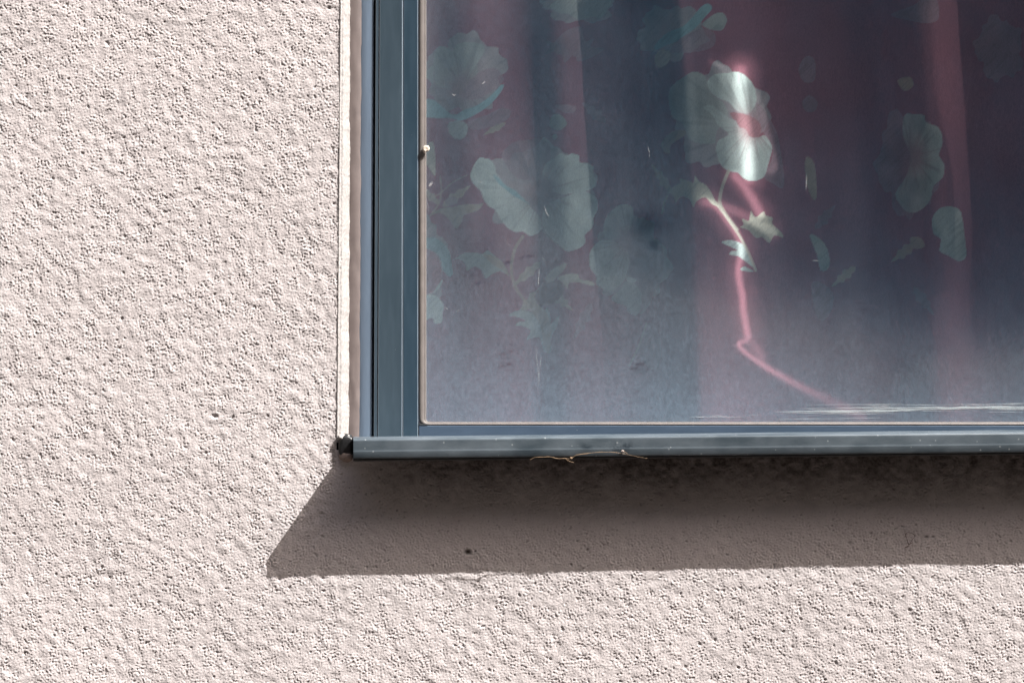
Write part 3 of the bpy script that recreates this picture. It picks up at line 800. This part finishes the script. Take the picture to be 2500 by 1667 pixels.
def print_color(px, py):
    col = np.empty(px.shape + (3,)); col[:] = BASE
    fib = .90 + .20 * cell_noise(px / 2.2, py / 11, 71) * cell_noise(px / 90, py / 90, 72) + .06 * (cell_noise(px / 60, py / 60, 75) - .5)
    def paint(c, a, shade=None):
        cc = np.array(c)[None, :] * (shade[:, None] if shade is not None else 1)
        return cc, a
    P_ = [(k, catmull(p, 3), c) for k, p, c in PR]
    for kind, poly, cen in P_:
        x0, y0 = poly.min(0) - 3; x1, y1 = poly.max(0) + 3
        m = (px > x0) & (px < x1) & (py > y0) & (py < y1)
        if not m.any(): continue
        X, Y = px[m], py[m]; sd = poly_sd(poly, X, Y)
        if kind in ('pale', 'dim') : sd = sd + 1.3 * (cell_noise(X / 9, Y / 9, 74) - .5)
        a = sstep(-.6, 1.4, sd)
        if kind == 'faint': a = a * .75
        base = np.array(C[kind])[None, :] * np.ones((len(X), 1))
        # inner modelling: paler rim, darker toward the heart, thin veins
        rim = np.exp(-np.clip(sd, 0, None) / 2.2)
        base = base * (1 + .14 * rim[:, None])
        if cen is not None:
            dx, dy = X - cen[0], Y - cen[1]; r = np.hypot(dx, dy); an = np.arctan2(dy, dx)
            vein = cell_noise(an * 14 + 40, r / 60, 76)
            heart = np.exp(-(r / 34) ** 2) + .55 * np.exp(-(r / 70) ** 2) * vein
            base = base * (1 - .22 * sstep(.55, .95, vein) * sstep(0, 40, r))[:, None]
            w = np.clip(heart * .95, 0, .85)[:, None]
            base = base * (1 - w) + np.array((.60, .36, .35)) * w
        else:
            v_ = cell_noise((X + Y) / 5, (X - Y) / 40, 77); base = base * (1 - .18 * sstep(.6, .9, v_))[:, None]
        wash = cell_noise(X / 38, Y / 38, 78)[:, None]
        base = base * (.74 + .42 * wash) * (1 - .16 * np.exp(-np.abs(sd - .3) / .9))[:, None]
        col[m] = col[m] * (1 - a[:, None]) + base * a[:, None]
    for kind, pl, w in ST:
        x0, y0 = pl.min(0) - 8; x1, y1 = pl.max(0) + 8
        m = (px > x0) & (px < x1) & (py > y0) & (py < y1)
        if not m.any(): continue
        d, _ = line_d(pl, px[m], py[m]); a = (1 - sstep(w * .6, w * 1.2, d))[:, None] * .8
        col[m] = col[m] * (1 - a) + np.array(C[kind]) * a
    return np.clip(col * fib[..., None], 0, 1)

def fold(px, py):
    """curtain depth offset (m); minus is toward the window"""
    s = px - (py - 500) * .055 - 6 * np.sin(py / 260.)
    d = np.zeros_like(s)
    def ridge(c, l, r, amp, lp=1.0):   # asymmetric ridge
        u = s - c
        return amp * np.where(u < 0, np.exp(-(np.abs(u) / l) ** 2.6), np.exp(-(np.abs(u) / r) ** 2.2))
    d -= ridge(1010, 60, 70, .014) + ridge(1170, 100, 95, .019) + ridge(1405, 90, 185, .026)
    d -= ridge(1698, 72, 152, .084)
    d -= ridge(2285, 78, 84, .044 + .022 * (1 - sstep(540, 740, py))) + ridge(2720, 80, 110, .105)
    for k in range(1, 9):
        d -= ridge(2720 + 215 * k + 20 * math.sin(k * 7), 70, 85, .036) + ridge(1010 - 200 * k + 16 * math.sin(k * 5), 62, 80, .034)
    d += .0022 * np.sin(s / 19 + py / 300) * np.exp(-((s - 1400) / 500) ** 2) * .4
    d += .003 * (cell_noise(s / 120, py / 300, 81) - .5)
    return d

def cloth_mat():
    m, nt, b = mat('printed_curtain')
    at = nd(nt, 'ShaderNodeAttribute', attribute_name='print')
    g = geo(nt, (1, 1, .35)); w = noise(nt, 900, 3, .7, g)
    c = mixc(nt, ramp(nt, w, [(.3, .28), (.6, 0)]), at.outputs['Color'], (0.03, .03, .04))
    nt.links.new(c, b.inputs['Base Color'])
    b.inputs['Roughness'].default_value = .8; b.inputs['Specular IOR Level'].default_value = .15
    b.inputs['Sheen Weight'].default_value = .1
    bump(nt, b, w, .3, .0004)
    return m
M_cloth = cloth_mat()
def curtain_mesh(name, x0, x1, y0, y1, cx, cy_, flowers=True):
    a = np.linspace(x0, x1, cx); b_ = np.linspace(y0, y1, cy_)
    A, B = np.meshgrid(a, b_)
    dd = fold(A, B)
    k = S * (D + YC + dd) / D
    co = np.stack([(A - 1250) * k, YC + dd, (833.5 - B) * k], -1)
    col = print_color(A.ravel(), B.ravel()) if flowers else np.array(BASE)[None, :] * np.ones((A.size, 1))
    return co.reshape(-1, 3), grid_quads(cx, cy_)[:, ::-1], col
parts = [curtain_mesh('c', 960, 2600, -60, 1150, 660, 470),
         curtain_mesh('c', 2600, 4500, -60, 1150, 330, 12, False), curtain_mesh('c', 300, 960, -60, 1150, 120, 12, False),
         curtain_mesh('c', 300, 4500, -2300, -60, 700, 12, False), curtain_mesh('c', 300, 4500, 1150, 2700, 700, 10, False)]
V_, Q_, C_ = [], [], []; n0 = 0
for a, b_, c in parts:
    V_.append(a); Q_.append(b_ + n0); C_.append(c); n0 += len(a)
me = np_mesh('curtain', np.vstack(V_), np.vstack(Q_), True, None, {'print': np.vstack(C_)})
cur = link('curtain', me, M_cloth)
cur['label'] = 'dusky pink curtain printed with pale flowers hanging behind the dusty glass'
cur['category'] = 'curtain'

# ------------------------------------------------------------------ unseen mask added above the view to shape sunlight on the curtain
YB = .041
kx = SUN_DIR.x / SUN_DIR.y; kz = SUN_DIR.z / SUN_DIR.y
def target_light(px, py):
    # broad part: the added mask passes more sun towards the left
    I = .010 + .15 * (1 - sstep(1450, 1720, px)) + .040 * sstep(1560, 1640, px) * (1 - sstep(1800, 1950, px)) + .060 * np.exp(-((px - 2290) / 90) ** 2)
    I = I * (1 - .55 * sstep(520, 980, py))
    I = I * (.8 + .4 * cell_noise(px / 90, py / 160, 88))
    def fil(pts, w, a, w2=0, a2=0, ends=(1, 1)):
        nonlocal I
        d, t = line_d(catmull(pts, 5, False), px, py)
        e = ends[0] + (ends[1] - ends[0]) * t
        I = np.maximum(I, a * e * np.exp(-(d / w) ** 2))
        if w2: I = np.maximum(I, a2 * e * np.exp(-(d / w2) ** 2))
    lens = np.array([(1722,148),(1765,152),(1812,172),(1845,208),(1868,262),(1885,330),(1900,400),(1885,430),(1858,420),(1838,380),(1815,330),(1790,270),(1778,220),(1760,178)])
    sd = poly_sd(catmull(lens, 4), px, py)
    I = np.maximum(I, .24 * sstep(-6, 12, sd))
    fil([(1808,175),(1806,215),(1812,270),(1818,320),(1826,380),(1826,436)], 20, 1.0, 40, .40)
    fil([(1796,430),(1815,452),(1838,488),(1856,522)], 14, .85, 30, .28)
    fil([(1722,492),(1752,508),(1778,540),(1803,580),(1810,615),(1803,655),(1806,690),(1812,720),(1814,755),(1820,790),(1826,822)], 10.5, 1.0, 36, .24)
    fil([(1716,492),(1770,508),(1830,532),(1886,566)], 15, .7, 32, .2, (1, .45))
    fil([(1826,828),(1846,850),(1858,876)], 15, .4)
    fil([(1822,832),(1806,836),(1806,846),(1830,868),(1880,902),(1960,946),(2040,984),(2112,1020)], 6.4, 1.0, 15, .12, (1, .85))
    return I
cellb = .0020
kc = S * (D + YC) / D
a = np.arange(985, 2560, 1.0); b_ = np.arange(-40, 1052, 1.6)
A, B = np.meshgrid(a, b_)
I = target_light(A, B)
Yp = YC + fold(A, B)
kc = S * (D + Yp) / D
BX = (A - 1250) * kc + kx * (YB - Yp); BZ = (833.5 - B) * kc + kz * (YB - Yp)
bx0, bx1, bz0, bz1 = BX.min() - .01, BX.max() + .01, BZ.min() - .01, BZ.max() + .01
nbx = int((bx1 - bx0) / cellb) + 1; nbz = int((bz1 - bz0) / cellb) + 1
num = np.zeros((nbz, nbx)); cnt = np.zeros((nbz, nbx))
seen = BX <= np.minimum.accumulate(BX[:, ::-1], axis=1)[:, ::-1] + 1e-5     # leave out cloth that a fold shades
ii = ((BZ - bz0) / cellb).astype(int)[seen]; jj = ((BX - bx0) / cellb).astype(int)[seen]
np.add.at(num := np.zeros((nbz, nbx)), (ii, jj), I[seen]); np.add.at(cnt := np.zeros((nbz, nbx)), (ii, jj), 1)
T = np.where(cnt > 0, num / np.maximum(cnt, 1), .03)
vx = bx0 + (np.arange(nbx) + .5) * cellb; vz = bz0 + (np.arange(nbz) + .5) * cellb
VX, VZ = np.meshgrid(vx, vz)
cob = np.stack([VX, np.full_like(VX, YB), VZ], -1).reshape(-1, 3)
qb = grid_quads(nbx, nbz)
X0, X1, Z0, Z1 = xl + .002, xr - .002, P(0, -48, YB)[2], zt - .002
ex = [(X0, vx[0], Z0, Z1), (vx[-1], X1, Z0, Z1), (vx[0], vx[-1], Z0, vz[0]), (vx[0], vx[-1], vz[-1], Z1)]

ev = []; ef = []
for a_, b2, c_, d_ in ex:
    k = len(cob) + len(ev); ev += [(a_, YB, c_), (b2, YB, c_), (b2, YB, d_), (a_, YB, d_)]; ef.append((k, k + 1, k + 2, k + 3))
assert vz[0] > Z0 and vz[-1] < Z1 and vx[-1] < X1, (bz0, Z0, vz[-1], Z1, vx[-1], X1)
me = np_mesh('sun_mask', np.vstack([cob, np.array(ev)]), np.vstack([qb, np.array(ef)]), False, {'sun_pass': np.concatenate([T.ravel(), np.full(len(ev), .03)])})
bl = link('sun_mask', me, M_sun_mask)
bl['label'] = 'unseen dark sheet added above the view to shape the sun on the curtain'
bl['category'] = 'sun_mask'

# ------------------------------------------------------------------ snail on the gasket edge
def snail():
    cen = Vector(P(1041, 364, .0165)); pts, rad = [], []
    n = 60
    for i in range(n):
        t = i / (n - 1); an = t * 2 * math.pi * 2.6 + .7
        r = 0.0002 + .0028 * t ** 1.2
        pts.append(cen + Vector((math.cos(an) * r, -.0018 * (1 - t) + .0006, math.sin(an) * r)))
        rad.append(.0004 + .0021 * t ** 1.1)
    v_, f_ = tube(pts, rad, 12)
    return py_mesh('snail', v_, f_, True)
M_shell = plain('snail_shell', (0.72, 0.62, 0.52), .4, .25, 420, .2, .0002)
o = link('snail', snail(), M_shell)
o['label'] = 'tiny cream snail shell stuck on the glass beside the frame'; o['category'] = 'snail'

# ------------------------------------------------------------------ dry stalk caught on the sill's lower lip
def wob_path(pts, y, n=6, j=.0):
    c = catmull(pts, n, False); return [P(p[0], p[1], y(p[0]) if callable(y) else y) for p in c]
yf = lambda px: YL + (YR - YL) * (px - 862) / 1638 - .0018
r12 = lambda p: R(3.92, 1200, 1000, p)
st = wob_path(r12([(365,480),(420,455),(500,452),(560,450),(630,466),(700,465),(760,466),(810,435),(880,425),(960,412),(1080,405),(1200,410),(1280,425),(1380,445),(1490,466)]), yf)
n = len(st); parts_ = [tube(st, [.00014 + .00036 * math.sin(math.pi * min(1, .1 + i / n)) * (.6 + .4 * math.sin(i * .9)) for i in range(n)], 6)]
for pts in ([(700,462),(740,490),(790,505)], [(1300,420),(1270,400),(1245,385)], [(800,440),(850,425),(905,418)]):
    s_ = wob_path(r12(pts), yf, 4); parts_.append(tube(s_, [.0003, *[.00026] * (len(s_) - 2), .0001], 5))
V2, F2 = merge(parts_)
o = link('dry_stalk', py_mesh('dry_stalk', V2, F2, True), M_straw)
o['label'] = 'thin dry straw-coloured stalk caught along the lower edge of the sill'; o['category'] = 'straw'
fl = lump('husk', 1200 + 760 / 3.92, 1000 + 462 / 3.92, yf(1394) - .0002, .0017, .0008, .0012, M_straw, o, 12, 1, .3)
fl = lump('husk', 1200 + 1255 / 3.92, 1000 + 396 / 3.92, yf(1520) - .0002, .0015, .0008, .0012, plain('pale_husk', (.5, .42, .38), .8, .3, 300), o, 13, 1, .3)

# curl of dead fibre on the shaded stucco
r14 = lambda p: R(3.137, 1900, 950, p)
pa = []
for pts in ([(970,1100),(985,1140),(1000,1190),(1020,1160),(1045,1120),(1020,1100),(985,1098),(975,1130)], [(985,1150),(1000,1195),(970,1215)], [(1000,1190),(1030,1170)], [(1350 - 380, 1210), (1000, 1195)]):
    s_ = wob_path(r14(pts), -.0022, 5); pa.append(tube(s_, [.00028] * len(s_), 5))
V2, F2 = merge(pa)
o = link('plant_fibre', py_mesh('plant_fibre', V2, F2, True), M_fibre)
o['label'] = 'small curled dead fibre stuck on the shaded stucco under the sill'; o['category'] = 'fibre'

# ------------------------------------------------------------------ scratches, lint and dried wipe marks on the glass
def marks_mat(name, a, col=(.75, .76, .76)):
    m = bpy.data.materials.new(name); m.use_nodes = True; nt = m.node_tree
    nt.nodes.remove(nt.nodes['Principled BSDF']); out = nt.nodes['Material Output']
    d = nd(nt, 'ShaderNodeBsdfDiffuse'); d.inputs[0].default_value = (*col, 1); t_ = nd(nt, 'ShaderNodeBsdfTransparent')
    mx = nd(nt, 'ShaderNodeMixShader'); g = geo(nt, (.12, 1, 1)); nn = noise(nt, 300, 4, .7, g)
    nt.links.new(math_(nt, 'MULTIPLY', ramp(nt, nn, [(.35, .1), (.6, 1)]), a), mx.inputs[0])
    nt.links.new(t_.outputs[0], mx.inputs[1]); nt.links.new(d.outputs[0], mx.inputs[2]); nt.links.new(mx.outputs[0], out.inputs[0]); return m
def strip(pts, w, y):
    v_, f_ = [], []
    for i, p in enumerate(pts):
        a_ = np.array(pts[max(i - 1, 0)]); b_ = np.array(pts[min(i + 1, len(pts) - 1)]); t_ = (b_ - a_) / (np.hypot(*(b_ - a_)) + 1e-9)
        ww = w * (.3 + .7 * math.sin(math.pi * (i + .3) / (len(pts) - .4)))
        nn = np.array((-t_[1], t_[0])) * ww * .5
        v_ += [P(p[0] + nn[0], p[1] + nn[1], y), P(p[0] - nn[0], p[1] - nn[1], y)]
    for i in range(len(pts) - 1): f_.append((2 * i, 2 * i + 1, 2 * i + 3, 2 * i + 2))
    return v_, f_
sc = []
yy = GY - .0002
for pts, w in [(r4([(1105,685),(1120,730),(1140,768)]), 2.0), (r4([(1062,1200),(1058,1270),(1055,1330)]), 2.2), (r4([(1950,1200),(1958,1250),(1965,1285)][:]), .1),
               (r5([(1035,830),(1045,960),(1060,1080),(1055,1150)]), 1.2), (r5([(1078,900),(1070,980),(1062,1060)]), 1.0), (r5([(1085,95),(1100,115),(1118,130)]), 1.0),
               (r5([(380,540),(410,525)]), 1.6), (r5([(280,498),(312,520)]), 2.4), (r5([(160,520 - 100),(190,450 - 100)]), .8),
               (r6([(1175,1190),(1172,1240),(1170,1300)]), 1.8), (r6([(88,1000),(98,1040),(100,1075)]), 1.4), (r7([(1030,323),(1070,324)]), 1.4), (r7([(1120,368),(1180,370)]), .8),
               (r4([(135,620),(150,680),(155,730)]), .8), (r4([(780,960),(820,1010),(850,1050)]), .7), (r3([(470,225),(485,205)]), 1.6), (r3([(595,690),(620,670)]), 2.4), (r3([(340,760),(365,785),(378,770)]), 1.8),
               (r4([(160,520),(175,500),(190,482)]), 6.0), (r4([(580,490),(588,482)]), 3)]:
    sc.append(strip(catmull(pts, 4, False), w, yy))
rr = random.Random(5)
V2, F2 = merge(sc)
o = link('scratch', py_mesh('scratch', V2, F2), marks_mat('lint_white', .42), win); child(o); o['kind'] = 'stuff'
sc = []
for i in range(95):
    x0_ = rr.uniform(1880, 2480) if i > 7 else rr.uniform(1640, 1850); L = rr.uniform(60, 330) if i > 7 else rr.uniform(20, 90)
    y0_ = rr.gauss(1004 if i > 7 else 1016, 6.0 if i > 7 else 1.6)
    up = -(x0_ + L / 2 - 1900) * .014
    pts = [(x0_ + L * k / 4, y0_ + up - .014 * L * k / 4 + rr.uniform(-.5, .5)) for k in range(5)]
    sc.append(strip(pts, rr.uniform(.8, 2.4), yy - .0001 - .000004 * i))
V2, F2 = merge(sc)
o = link('wipe_mark', py_mesh('wipe_mark', V2, F2), marks_mat('dried_wipe', .24, (.72, .78, .78)), win); child(o); o['kind'] = 'stuff'
